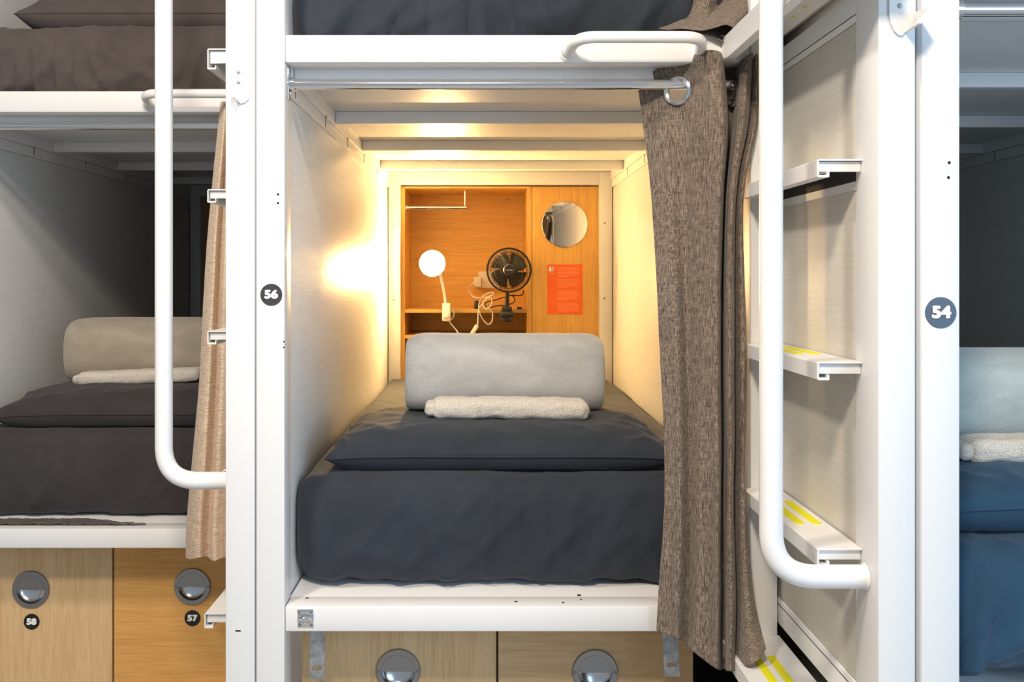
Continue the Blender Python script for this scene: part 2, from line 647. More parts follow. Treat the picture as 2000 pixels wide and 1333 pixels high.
def ladder(label, XP, Y0, Y1, dirn, steps):
    """dirn -1: treads reach to the left of the panel at XP.  steps: (z top, width, near offset)"""
    root = empty('bunk_ladder', (XP + dirn * 0.03, (Y0 + Y1) / 2, FLOOR), label, 'ladder')
    t = 0.0022
    for k, (z, w, dy, lip, strips, shift) in enumerate(steps):
        y0, y1 = Y0 + dy, Y1
        xo = XP + dirn * w
        xi = XP - dirn * 0.0
        s = dirn
        # folded sheet profile in XZ: top plate, outer lip, bottom return, small upturn
        pr = [(xi, z), (xo - s * 0.002, z), (xo, z - 0.002), (xo, z - lip), (xo - s * 0.002, z - lip - 0.001), (xo - s * 0.0165, z - lip - 0.001),
              (xo - s * 0.0175, z - lip), (xo - s * 0.0175, z - lip + 0.007)]
        inn = [(xo - s * 0.0155, z - lip + 0.007), (xo - s * 0.0155, z - lip + t), (xo - s * t, z - lip + t), (xo - s * t, z - t), (xi, z - t)]
        mb = MB().poly([(x, y0, zz) for x, zz in pr + inn], (0, y1 - y0, 0))
        st = mb.build('step', white, root, smooth=False)
        # flat support bar set in from the near end
        MB().box(*sorted((xo - s * 0.004, xi)), y0 + 0.006, y0 + 0.012, z - lip * 0.70, z - t - 0.0012, 0.0008).build('support_bar', white, st)
        if strips:
            for q in range(2):
                xc = xo - s * (0.021 + 0.027 * q) + shift
                yc0, yc1 = y0 + (y1 - y0) * 0.36, y0 + (y1 - y0) * 0.72
                r = 0.0075
                pts = [(xc + r * math.cos(a), yc1 + r * math.sin(a), z) for a in [math.pi * i / 8 for i in range(9)]]
                pts += [(xc + r * math.cos(a), yc0 + r * math.sin(a), z) for a in [math.pi + math.pi * i / 8 for i in range(9)]]
                tag(MB().poly(pts, (0, 0, 0.001)).build('grip_strip', yellow, st, smooth=False), 'yellow grip strip')
        elif k == 0:
            for q in range(4):
                xc = XP + dirn * 0.0245
                yc = Y1 - 0.165 - 0.062 * q
                tag(MB().lathe([(0.0001, -0.0008), (0.0036, -0.0008), (0.0048, 0.0), (0.0048, 0.0005)], (xc, yc, z - t), 'Z', 14).build('grip_dot', yellow, st), 'yellow round spot')
    return root


ladder('white folded steel steps with yellow grip strips beside the brown curtain', 0.5525, 1.440, MY - 0.001, -1,
       [(0.445, 0.107, -0.14, 0.045, False, 0), (0.170, 0.0655, 0, 0.0255, True, 0), (-0.127, 0.0655, 0, 0.0255, True, 0),  # top step lengthened out of view to shape its shadow on the panel
        (-0.400, 0.0655, 0, 0.0255, True, 0), (-0.676, 0.1115, 0.02, 0.03, True, -0.030 + 0.048)])
ladder('white folded steel steps peeping out left of the post numbered 56', -0.4870, 1.945, LY - 0.001, -1,
       [(0.448, 0.060, 0, 0.040, False, 0), (0.170, 0.060, 0, 0.0255, True, 0), (-0.110, 0.060, 0, 0.0255, True, 0),
        (-0.385, 0.030, 0, 0.0255, True, 0), (-0.668, 0.066, 0, 0.0285, True, 0)])

# ------------------------------------------------------------------ long handrails beside the steps
def handrail(label, xpost, dx, Y, zend, r):
    root = empty('handrail', (xpost - dx / 2, Y, zend), label, 'handrail', None)
    path = rounded_path([(xpost - dx, Y, 1.10), (xpost - dx, Y, zend), (xpost - 0.0005, Y, zend)], 0.125, 18)
    MB().tube(path, r, 24).build('bar', tube_white, root)
    MB().lathe([(r * 0.9, -0.006), (r * 1.14, -0.001), (r * 1.16, 0.0)], (xpost - 0.0005, Y, zend), 'X', 24).build('weld_collar', white, root)
    return root


handrail('long white tubular handrail bent at the bottom, in front of the yellow-striped steps', 0.553, 0.1375, 1.428, -0.437, 0.0170)
handrail('long white tubular handrail bent at the bottom, in front of the left bed', -0.4865, 0.1375, 1.918, -0.400, 0.0170)


# short grab handles on the upper rails
def grab(label, xa, xb, Y, z):
    root = empty('grab_handle', ((xa + xb) / 2, Y, z), label, 'handle')
    path = rounded_path([(xa, Y - 0.001, z), (xa + 0.012, Y - 0.075, z + 0.012), (xb - 0.012, Y - 0.075, z + 0.012), (xb, Y - 0.001, z)], 0.042, 12)
    MB().tube(path, 0.0108, 18).build('bar', tube_white, root)
    for x in (xa, xb):
        MB().lathe([(0.0108, -0.006), (0.0165, -0.0015), (0.017, 0)], (x, Y, z), 'Y', 20).build('weld_collar', white, root)
    return root


grab('short white grab handle on the upper rail above the brown curtain', 0.156, 0.405, MY, 0.4175)
grab('short white grab handle on the upper rail of the left bed', -0.822, -0.575, LY, 0.420)


# flat hook plates screwed to the posts
def hook_plate(label, Y, plate, tab, scr):
    """plate outline on the face of a post; tab = the slanted lower edge along which a tab is bent forward"""
    pts = [P(x, y, Y) for x, y in plate]
    c = sum(pts, Vector()) / len(pts)
    root = empty('hook_plate', (c.x, Y, min(p.z for p in pts)), label, 'hook')
    MB().poly([(p.x, Y - 0.004, p.z) for p in pts], (0, 0.0038, 0)).build('plate', white, root, smooth=False)
    a, b = [P(x, y, Y) for x, y in tab]
    d = (b - a).normalized()
    n = Vector((-d.z, 0, d.x)) * 0.003
    q = [(a.x, Y - 0.002, a.z), (a.x, Y - 0.046, a.z - 0.006), (b.x, Y - 0.046, b.z + 0.002), (b.x, Y - 0.002, b.z)]
    MB().poly(q, n).build('tab', white, root, smooth=False)
    for x, y in scr:
        p = P(x, y, Y)
        MB().lathe([(0.0001, -0.0016), (0.0028, -0.0014), (0.0036, 0.0)], (p.x, Y - 0.004, p.z), 'Y', 14).build('screw', screw_m, root)
    return root


hook_plate('white hook plate with two screws on the post above the number 56', MY,
           [(454, 121), (489, 121), (490, 182), (486, 194), (479, 201), (471, 203), (466, 201), (454, 173)], ((454, 173), (466, 201)), [(467, 142), (467, 162)])
hook_plate('white hook plate with one visible screw at the top of the post numbered 54', RY,
           [(1735, -60), (1786, -60), (1786, 24), (1766, 64), (1760, 70), (1753, 70), (1745, 62), (1738, 48), (1735, 28)], ((1786, 24), (1766, 64)), [(1755, 13), (1755, -30)])

# ------------------------------------------------------------------ number badges
def text_mesh(s, size, bold):
    cu = bpy.data.curves.new('tmp_text', 'FONT')
    cu.body = s
    cu.size = size
    cu.offset = bold
    cu.extrude = 0.0004
    cu.align_x = 'CENTER'
    cu.align_y = 'CENTER'
    cu.space_character = 1.08
    o = bpy.data.objects.new('tmp_text', cu)
    COL.objects.link(o)
    dg = bpy.context.evaluated_depsgraph_get()
    me = bpy.data.meshes.new_from_object(o.evaluated_get(dg))
    bpy.data.objects.remove(o)
    bpy.data.curves.remove(cu)
    return me


def badge(num, px, py, Y, r, m, label):
    c = P(px, py, Y)
    root = empty('number_badge', (c.x, Y - 0.001, c.z), label, 'number badge')
    MB().disc((c.x, Y - 0.0014, c.z), r, 0.0013, 48).build('disc', m, root)
    me = text_mesh(num, r * 1.02, 0.0)
    mb = MB()
    for k in range(10):
        rr = r * 0.060 if k else 0.0
        t = bmesh.new()
        t.from_mesh(me)
        t.transform(Matrix.Translation((rr * 1.25 * math.cos(k * math.pi / 4.5), rr * math.sin(k * math.pi / 4.5), 0.00001 * k)))
        mb.add(t)
    bpy.data.meshes.remove(me)
    mb.transform(Matrix.Translation((c.x, Y - 0.0022, c.z)) @ Matrix.Rotation(math.pi / 2, 4, 'X') @ Matrix.Scale(1.12, 4, (1, 0, 0)))
    tag(mb.build('numerals', white_ink, root, smooth=False, merge=False), 'white numerals ' + num)
    return root


badge('56', 530, 576, MY, 0.0206, badge_m, 'round dark number badge reading 56 on the white post')
badge('54', 1837, 611, RY, 0.0219, badge_sheen, 'round dark number badge with painted sheen, reading 54 on the right post')

# ------------------------------------------------------------------ lockers under the beds
def pull_handle(root, cx, cz, Y, r):
    # flush pull: flat upper half, scooped lower half
    h = empty_part('pull_handle', root)
    m = MB()
    t = 0.005
    # rim plate built as ring plus upper half sheet
    n = 48
    ri = r * 0.74
    m.lathe([(ri, 0.0), (ri, -t), (r * 0.965, -t), (r, -t * 0.4), (r, 0)], (cx, Y, cz), 'Y', n)
    pts = [(cx + ri * 1.01 * math.cos(a), Y - t, cz + ri * 1.01 * math.sin(a)) for a in [math.pi * i / 24 for i in range(25)]]
    m.poly(pts, (0, 0.0016, 0))
    hd = m.build('pull_handle', steel, root)
    b = MB()
    prof = []
    for k in range(9):
        a = k / 8 * math.pi / 2
        prof.append((ri * math.cos(a), 0.016 * math.sin(a) - t * 0.5))
    b.lathe(prof, (cx, Y, cz), 'Y', 40, math.pi, 2 * math.pi)
    tag(b.build('scoop', bowl_steel, hd), 'polished steel scoop')
    for s in (-1, 1):
        MB().lathe([(0.0001, -0.0014), (r * 0.05, -0.0012), (r * 0.075, 0.0004)], (cx + s * r * 0.87, Y - t, cz), 'Y', 14).build('screw', screw_m, hd)
    return hd


def empty_part(*a):
    return None


def locker(label, x0, x1, Y, z0, z1, hx, hz, r, m, depth=0.55, edge=None, back=True):
    root = empty('locker', ((x0 + x1) / 2, Y + depth / 2, z0), label, 'locker')
    t = 0.018
    c = MB()
    c.box(x0, x0 + t, Y + t + 0.002, Y + depth, z0, z1)
    c.box(x1 - t, x1, Y + t + 0.002, Y + depth, z0, z1)
    c.box(x0 + t, x1 - t, Y + t + 0.002, Y + depth, z1 - t, z1)
    c.box(x0 + t, x1 - t, Y + t + 0.002, Y + depth, z0, z0 + t)
    c.box(x0 + t, x1 - t, Y + depth - 0.01, Y + depth, z0 + t, z1 - t)
    c.build('carcass', oak_pale, root, smooth=False)
    # door with a true hole for the scoop
    g = 0.0016
    b = MB()
    rh = r * 0.80
    n = 32
    rx0, rx1, rz0, rz1 = x0 + g, x1 - g, z0 + g, z1 - g
    inner = [(hx + rh * math.cos(2 * math.pi * i / n), hz + rh * math.sin(2 * math.pi * i / n)) for i in range(n)]

    def outer(a):
        dx, dz = math.cos(a), math.sin(a)
        ts = []
        if dx > 1e-9: ts.append((rx1 - hx) / dx)
        if dx < -1e-9: ts.append((rx0 - hx) / dx)
        if dz > 1e-9: ts.append((rz1 - hz) / dz)
        if dz < -1e-9: ts.append((rz0 - hz) / dz)
        q = min(ts)
        return (hx + dx * q, hz + dz * q)
    ang = sorted([2 * math.pi * i / n for i in range(n)] + [math.atan2(zz - hz, xx - hx) % (2 * math.pi) for xx in (rx0, rx1) for zz in (rz0, rz1)])
    ins = [(hx + rh * math.cos(a), hz + rh * math.sin(a)) for a in ang]
    outs = [outer(a) for a in ang]
    for yy in (Y, Y + t):
        vi = [b.bm.verts.new((x, yy, z)) for x, z in ins]
        vo = [b.bm.verts.new((x, yy, z)) for x, z in outs]
        k = len(vi)
        for i in range(k):
            b.bm.faces.new((vi[i], vi[(i + 1) % k], vo[(i + 1) % k], vo[i]))
        if yy == Y:
            f0, o0 = vi, vo
    for i in range(k):
        b.bm.faces.new((f0[i], f0[(i + 1) % k], vi[(i + 1) % k], vi[i]))
        b.bm.faces.new((o0[i], o0[(i + 1) % k], vo[(i + 1) % k], vo[i]))
    d = b.build('door', m, root, smooth=False)
    pull_handle(d, hx, hz, Y, r)
    return root


def lk(px0, px1, Y, hpx, hpy):
    return (px0 - VX) * Y / F, (px1 - VX) * Y / F, (hpx - VX) * Y / F, (VY - hpy) * Y / F


LZ0, LZ1 = -1.18, -0.690
YM, YL = 2.00, 2.565
x0, x1, hx, hz = lk(588, 970.5, YM, 778, 1311)
locker('pale oak locker with vertical grain under the middle bed, left door', x0, x1, YM, LZ0, LZ1, hx, hz, 0.0455, oak_pale)
x0, x1, hx, hz = lk(972, 1355, YM, 1162, 1313)
locker('oak locker with horizontal grain under the middle bed, beside the brown curtain', x0, x1, YM, LZ0, LZ1, hx, hz, 0.0465, oak_h)
x0, x1, hx, hz = lk(-60, 220, YL, 61, 1152)
locker('pale oak locker numbered 58 under the left bed', x0, x1, YL, LZ0, LZ1, hx, hz, 0.0490, oak_pale)
x0, x1, hx, hz = lk(222, 520, YL, 376, 1146)
locker('golden oak locker numbered 57 under the left bed', x0, x1, YL, LZ0, LZ1, hx, hz, 0.0480, oak_gold)
badge('58', 62, 1215, YL, 0.0207, badge_bk, 'round black number badge reading 58 on the pale locker door')
badge('57', 376, 1208, YL, 0.0207, badge_bk, 'round black number badge reading 57 on the golden locker door')


# galvanised straps hanging from the middle bed's lower rail, and the hasp plate
def strap(label, px0, px1, pyb, lean):
    Y = MY + 0.032
    x0, x1 = (px0 - VX) * Y / F, (px1 - VX) * Y / F
    zb = (VY - pyb) * Y / F
    root = empty('metal_strap', ((x0 + x1) / 2, Y, zb), label, 'metal strap', None)
    m = MB()
    zs0, zs1 = zb + 0.018, zb + 0.0255
    cx = (x0 + x1) / 2
    m.box(x0, x1, Y, Y + 0.003, zs1, RB - 0.0005)
    m.box(x0, x1, Y, Y + 0.003, zb, zs0)
    m.box(x0, cx - 0.0095, Y, Y + 0.003, zs0, zs1)
    m.box(cx + 0.0095, x1, Y, Y + 0.003, zs0, zs1)
    if lean:
        for v in m.bm.verts:
            v.co.x += (RB - v.co.z) * lean
    m.build('strap_plate', galv, root, smooth=False)
    return root


strap('slotted galvanised strap hanging in front of the left locker of the middle bed', 605, 634, 1328, 0.0)
strap('slotted galvanised strap hanging just left of the brown curtain hem', 1293, 1323, 1322, 0.05)

c = P(597, 1207, MY)
hp = empty('hasp', (c.x, MY, c.z - 0.017), 'small chrome hasp plate with a ring on the left of the lower rail', 'hasp')
m = MB().box(c.x - 0.0150, c.x + 0.0150, MY - 0.002, MY - 0.0002, c.z - 0.0175, c.z + 0.005, 0.0006)
m.box(c.x - 0.0150, c.x + 0.0150, MY - 0.0045, MY - 0.0002, c.z + 0.0065, c.z + 0.0165, 0.0012)
m.build('plate', chrome, hp)
MB().tube([Vector((c.x - 0.001 + 0.0105 * math.cos(t), MY - 0.006 - 0.003 * math.sin(t), c.z - 0.004 + 0.0062 * math.sin(t))) for t in [2 * math.pi * i / 22 for i in range(22)]],
          0.0021, 8, closed=True).build('ring', chrome, hp)
for dx in (-0.011, 0.011):
    for dz in (0.0115, -0.0135):
        MB().lathe([(0.0001, -0.0065 if dz > 0 else -0.004), (0.0022, -0.006 if dz > 0 else -0.0035), (0.003, -0.004 if dz > 0 else -0.0018)], (c.x + dx, MY, c.z + dz), 'Y', 12).build('screw', screw_m, hp)

# ------------------------------------------------------------------ curtain rods
def rod(label, x0, x1, Y, z, bracket=True):
    root = empty('curtain_rod', ((x0 + x1) / 2, Y, z), label, 'curtain rod')
    MB().tube([(x0 + 0.002, Y, z), (x1 - 0.002, Y, z)], 0.0100, 24).build('rod', chrome, root)
    for x, s in ((x0, 1), (x1, -1)):
        m = MB().box(*sorted((x, x + s * 0.003)), Y - 0.013, Y + 0.013, z - 0.030, z + 0.030, 0.001)
        m.lathe([(0.0135, 0.0), (0.0135, s * 0.014), (0.0102, s * 0.014)], (x, Y, z), 'X', 20)
        bk = m.build('bracket', chrome, root)
    return root


ROD_Y, ROD_Z = MY + 0.030, (VY - 165.5) * (MY + 0.03) / F
rod('chrome curtain rod across the top of the middle bed', MXL, MXR, ROD_Y, ROD_Z)
rod('chrome curtain rod across the top of the left bed', LXL, LXR, LY + 0.030, (VY - 246) * (LY + 0.03) / F)
rod('chrome curtain rod at the top right edge, in the right bed', RXL, RXR, RY + 0.030, (VY - 19) * (RY + 0.03) / F)


# ------------------------------------------------------------------ curtains
def catmull(vals, t):
    """vals list sampled at integer knots"""
    n = len(vals)
    i = min(int(t), n - 2)
    u = t - i
    g = lambda k: vals[min(max(k, 0), n - 1)]
    p0, p1, p2, p3 = g(i - 1), g(i), g(i + 1), g(i + 2)
    return 0.5 * ((2 * p1) + (-p0 + p2) * u + (2 * p0 - 5 * p1 + 4 * p2 - p3) * u * u + (-p0 + 3 * p1 - 3 * p2 + p3) * u ** 3)


def curtain_sheet(cols, nu, nv, wr=0.0, seed=0.0, knots=None):
    """cols: list of columns, each a list of (px, py, Y) from top to bottom"""
    K = len(cols)
    V = len(cols[0])
    rows = []
    for j in range(nv + 1):
        t = j / nv * (V - 1)
        cc = [Vector([catmull([col[k][d] for k in range(V)], t) for d in range(3)]) for col in cols]
        row = []
        for i in range(nu + 1):
            s = i / nu * (K - 1)
            q = [catmull([p[d] for p in cc], s) for d in range(3)]
            v = P(*q)
            if wr:
                v.y += wr * (nz(v.x * 26 + seed, v.z * 3.2, seed) + 0.6 * ridge(v.x * 16 + v.z * 5, v.z * 7, seed + 3.3, 2))
                v.x += wr * 0.5 * nz(v.x * 20, v.z * 5, seed + 8)
            row.append(v)
        rows.append(row)
    return rows


def solid(o, t):
    md = o.modifiers.new('thickness', 'SOLIDIFY')
    md.thickness = t
    md.offset = 0.0
    return o


# heights: top, 240, 400, 700, 950, 1150, bottom
cols = [
    [(1243, 150, 1.925), (1257, 240, 1.92), (1274, 400, 1.90), (1290, 700, 1.85), (1298, 950, 1.825), (1287, 1140, 1.825), (1282, 1231, 1.825)],
    [(1270, 141, 1.912), (1278, 240, 1.905), (1292, 400, 1.885), (1304, 700, 1.84), (1312, 950, 1.815), (1305, 1150, 1.815), (1302, 1240, 1.815)],
    [(1300, 128, 1.896), (1302, 240, 1.885), (1314, 400, 1.87), (1326, 700, 1.825), (1330, 950, 1.80), (1326, 1150, 1.795), (1324, 1247, 1.79)],
    [(1335, 113, 1.874), (1332, 240, 1.872), (1336, 400, 1.875), (1344, 700, 1.84), (1347, 950, 1.82), (1342, 1150, 1.818), (1338, 1256, 1.815)],
    [(1362, 104, 1.835), (1358, 240, 1.845), (1358, 400, 1.845), (1366, 700, 1.815), (1368, 950, 1.79), (1362, 1150, 1.785), (1356, 1275, 1.78)],
    [(1385, 97, 1.812), (1384, 240, 1.815), (1380, 400, 1.82), (1384, 700, 1.795), (1386, 950, 1.785), (1388, 1150, 1.775), (1382, 1296, 1.765)],
    [(1405, 101, 1.806), (1412, 240, 1.800), (1404, 400, 1.795), (1402, 700, 1.785), (1402, 950, 1.765), (1404, 1150, 1.75), (1402, 1309, 1.745)],
    [(1411, 112, 1.835), (1422, 240, 1.830), (1412, 400, 1.83), (1408, 700, 1.82), (1408, 950, 1.815), (1410, 1150, 1.80), (1410, 1311, 1.79)],
    [(1414, 124, 1.900), (1419, 240, 1.890), (1410, 400, 1.885), (1407, 700, 1.875), (1407, 950, 1.855), (1409, 1150, 1.832), (1409, 1308, 1.815)],
    [(1434, 126, 1.905), (1430, 240, 1.895), (1416, 400, 1.885), (1413, 700, 1.875), (1413, 950, 1.855), (1416, 1150, 1.832), (1418, 1308, 1.815)],
    [(1449, 118, 1.838), (1440, 240, 1.830), (1420, 400, 1.825), (1416, 700, 1.81), (1416, 950, 1.80), (1418, 1150, 1.775), (1420, 1312, 1.755)],
    [(1462, 108, 1.815), (1449, 240, 1.808), (1429, 400, 1.80), (1426, 700, 1.785), (1425, 950, 1.775), (1428, 1150, 1.745), (1428, 1313, 1.72)],
    [(1470, 104, 1.835), (1459, 240, 1.825), (1436, 400, 1.815), (1433, 700, 1.80), (1432, 950, 1.79), (1436, 1150, 1.76), (1436, 1310, 1.735)],
    [(1467, 116, 1.846), (1460, 240, 1.842), (1435, 400, 1.84), (1433, 700, 1.835), (1433, 950, 1.83), (1437, 1150, 1.80), (1438, 1300, 1.75)],
    [(1473, 112, 1.835), (1467, 240, 1.83), (1444, 400, 1.82), (1443, 700, 1.81), (1444, 950, 1.80), (1450, 1150, 1.755), (1462, 1302, 1.69)],
    [(1478, 105, 1.830), (1474, 240, 1.825), (1450, 400, 1.815), (1452, 700, 1.805), (1453, 950, 1.79), (1462, 1150, 1.745), (1480, 1292, 1.685)],
    [(1480, 112, 1.840), (1477, 240, 1.835), (1452, 400, 1.83), (1456, 700, 1.82), (1457, 950, 1.81), (1470, 1150, 1.77), (1496, 1268, 1.705)],
]
cur = empty('curtain', (0.43, 1.80, (VY - 1300) * 1.78 / F), 'grey brown woven curtain gathered at the right of the middle bed', 'curtain')
o = solid(MB().grid(curtain_sheet(cols, 190, 150, 0.0045, 2.0)).build('cloth', brown_weave, cur, merge=False), 0.002)
cloth_main = o


def eyelet(cx, cy, cz, r, tilt, parent, flat=0.0045):
    n = 36
    mb = MB()
    mb.lathe([(r * 0.66, -flat), (r * 0.80, -flat * 1.4), (r * 0.95, -flat), (r, 0.0), (r * 0.95, flat), (r * 0.80, flat * 1.4), (r * 0.66, flat), (r * 0.63, 0), (r * 0.66, -flat)], (0, 0, 0), 'Y', n)
    mb.transform(Matrix.Translation((cx, cy, cz)) @ Matrix.Rotation(tilt, 4, 'Z'))
    return mb.build('eyelet', chrome, parent)


e = P(1324, 178, ROD_Y - 0.005)
eyelet(e.x, ROD_Y - 0.006, e.z, 0.0285, math.radians(-34), cur)
for k, (px, Y) in enumerate(((1437, 1.878), (1431, 1.882), (1442, 1.872))):
    p = P(px, 180 + 3 * k, Y)
    eyelet(p.x, Y, p.z, 0.026, math.radians(-72 - 6 * k), cur)

# cut an actual opening for the front eyelet
bm = bmesh.new()
bm.from_mesh(cloth_main.data)
org = ORG[cloth_main.name]
ctr = Vector((e.x, ROD_Y - 0.006, e.z + H)) - org
dead = [f for f in bm.faces if (lambda d: math.hypot(d.x, d.z) < 0.0205 and abs(d.y) < 0.05)(f.calc_center_median() - ctr)]
bmesh.ops.delete(bm, geom=dead, context='FACES')
bm.to_mesh(cloth_main.data)
bm.free()

# tan curtain of the left bed
cols = [
    [(430, 200, 2.42), (426, 250, 2.415), (405, 470, 2.40), (388, 760, 2.39), (366, 1010, 2.385), (363, 1091, 2.385)],
    [(434, 198, 2.40), (430, 250, 2.395), (412, 470, 2.375), (396, 760, 2.365), (377, 1010, 2.36), (374, 1093, 2.36)],
    [(439, 198, 2.385), (437, 250, 2.37), (421, 470, 2.355), (408, 760, 2.35), (392, 1010, 2.345), (390, 1090, 2.345)],
    [(443, 200, 2.40), (443, 250, 2.395), (428, 470, 2.385), (417, 760, 2.38), (404, 1010, 2.375), (403, 1088, 2.375)],
    [(447, 200, 2.405), (446, 250, 2.40), (431, 470, 2.39), (421, 760, 2.385), (409, 1010, 2.38), (408, 1090, 2.38)],
    [(452, 200, 2.38), (452, 250, 2.37), (440, 470, 2.36), (431, 760, 2.355), (418, 1010, 2.345), (418, 1097, 2.345)],
    [(458, 200, 2.385), (459, 250, 2.38), (450, 470, 2.37), (444, 760, 2.365), (432, 1010, 2.36), (432, 1092, 2.36)],
    [(464, 200, 2.40), (466, 250, 2.40), (460, 470, 2.39), (456, 760, 2.385), (446, 1010, 2.38), (446, 1090, 2.38)],
    [(472, 200, 2.38), (474, 250, 2.37), (472, 470, 2.36), (470, 760, 2.36), (464, 1010, 2.35), (464, 1094, 2.35)],
]
ct = empty('curtain', (-0.60, 2.38, (VY - 1092) * 2.38 / F), 'tan linen curtain gathered behind the steps of the left bed', 'curtain')
solid(MB().grid(curtain_sheet(cols, 110, 110, 0.0025, 9.0)).build('cloth', tan_weave, ct, merge=False), 0.002)

# brown curtain of the upper bunk, heaped over the corner of the mattress
def heap():
    cols = [
        [(1335, -60, 1.95), (1338, -20, 1.95), (1336, 15, 1.94), (1318, 44, 1.92), (1288, 56, 1.905)],
        [(1350, -60, 1.93), (1352, -20, 1.925), (1350, 18, 1.91), (1338, 48, 1.885), (1306, 58, 1.872)],
        [(1366, -60, 1.91), (1366, -20, 1.90), (1360, 24, 1.885), (1346, 46, 1.858), (1334, 56, 1.842)],
        [(1384, -60, 1.90), (1388, -20, 1.895), (1384, 20, 1.885), (1370, 44, 1.850), (1354, 58, 1.828)],
        [(1404, -60, 1.93), (1410, -20, 1.93), (1402, 10, 1.92), (1388, 38, 1.86), (1376, 58, 1.822)],
        [(1420, -60, 1.91), (1428, -20, 1.90), (1422, 10, 1.885), (1408, 34, 1.838), (1398, 53, 1.806)],
        [(1440, -60, 1.89), (1450, -20, 1.88), (1444, 8, 1.865), (1428, 32, 1.830), (1418, 48, 1.800)],
        [(1458, -60, 1.90), (1468, -20, 1.89), (1462, 8, 1.872), (1444, 36, 1.838), (1432, 58, 1.812)],
        [(1474, -60, 1.92), (1484, -20, 1.91), (1474, 10, 1.895), (1456, 40, 1.88), (1428, 84, 1.87)],
        [(1490, -60, 1.91), (1500, -20, 1.90), (1490, 6, 1.88), (1472, 30, 1.87), (1440, 74, 1.865)],
    ]
    # the rest of the gathered curtain rises to its rod above the picture
    cols = [[(1405 + (c[0][0] - 1405) * 0.4, -900, c[0][2] + 0.03), (1405 + (c[0][0] - 1405) * 0.5, -480, c[0][2] + 0.02),
             (1405 + (c[0][0] - 1405) * 0.7, -220, c[0][2] + 0.01)] + c for c in cols]
    return curtain_sheet(cols, 120, 110, 0.004, 21.0)


cu2 = empty('curtain', (0.45, 1.89, UT), 'grey brown curtain bunched over the top right corner of the upper mattress', 'curtain')
solid(MB().grid(heap()).build('cloth', brown_weave, cu2, merge=False), 0.002)
# the lower layer tucked under the upper one, with a hollow between them
cols = [
    [(1306, 44, 1.935), (1306, 54, 1.90), (1308, 60, 1.870)],
    [(1345, 42, 1.930), (1346, 56, 1.885), (1350, 65, 1.842)],
    [(1380, 38, 1.920), (1380, 56, 1.875), (1382, 69, 1.836)],
    [(1402, 36, 1.915), (1402, 60, 1.870), (1402, 77, 1.833)],
    [(1418, 40, 1.905), (1418, 66, 1.862), (1420, 87, 1.832)],
    [(1432, 44, 1.895), (1432, 66, 1.855), (1430, 84, 1.834)],
    [(1446, 48, 1.885), (1445, 62, 1.855), (1442, 72, 1.838)],
]
solid(MB().grid(curtain_sheet(cols, 50, 14, 0.001, 4.0)).build('hem', brown_weave, cu2, merge=False), 0.002)

# ------------------------------------------------------------------ bedding
def mattress(label, x0, x1, y0, y1, z0, z1, m, seed, amp=1.0, r=0.034):
    def disp(p, n):
        u = (p.x - x0) / (x1 - x0)
        w = min(1.0, max(0.0, (p.z - z0) / (z1 - z0)))
        front = max(0.0, 1 - (p.y - y0) / 0.12)
        d = Vector((0, 0, 0))
        # loose sheet: folds fanning out from the lower edge of the front face
        fold = ridge(p.x * 5.5 + p.z * 5 * math.sin(p.x * 7 + seed), p.z * 2.2, seed, 4)
        fold += 0.8 * ridge(p.x * 8.0 - p.z * 7, p.z * 3 + 4, seed + 7, 5)
        cr = lambda a, b_, c: max(0.0, 1 - abs(nz(a, b_, c)) * 5.5) ** 1.4
        fold += 0.75 * cr(p.x * 4.2 + p.z * 5.5, p.z * 2.0 - p.x * 0.8, seed + 11) * (0.4 + 0.6 * nz(p.x * 5, p.z * 5, seed + 12))
        fold += 0.55 * cr(p.x * 6.0 - p.z * 4.0, p.z * 3.5, seed + 15) * (0.4 + 0.6 * nz(p.x * 4, p.z * 6, seed + 16))
        fine = nz(p.x * 28 + p.z * 14, p.z * 16, seed + 2)
        k = max(0.0, 1 - w) ** 0.8
        d.y -= front * amp * (0.0105 * fold * (0.35 + 0.85 * k) + 0.0018 * fine * (0.3 + k) + 0.014 * math.sin(math.pi * min(1, max(0, w))) )
        if w < 0.35 and p.y < y0 + 0.3:
            d.z += amp * (0.35 - w) / 0.35 * (0.010 * nz(p.x * 9, 1.7, seed) + 0.006 * nz(p.x * 24, 3.1, seed) + 0.006) * front
        # gently rolling top
        if w > 0.8:
            d.z += amp * (0.005 * nz(p.x * 4, p.y * 3, seed + 5) + 0.0025 * ridge(p.x * 7 + p.y * 3, p.y * 5, seed + 6, 4) - 0.002)
        # ends slope in at the lower corners
        e = max(0.0, 1 - min(u, 1 - u) / 0.10)
        d.y += front * 0.010 * e * e
        d.z += (0.014 * e * e * front * (1 - w))
        return d
    root = empty('mattress', ((x0 + x1) / 2, (y0 + y1) / 2, z0), label, 'mattress')
    soft_box(x0, x1, y0, y1, z0, z1, r, (0.0095, 0.028, 0.0095), disp).build('fitted_sheet', m, root, merge=False, angle=180)
    return root


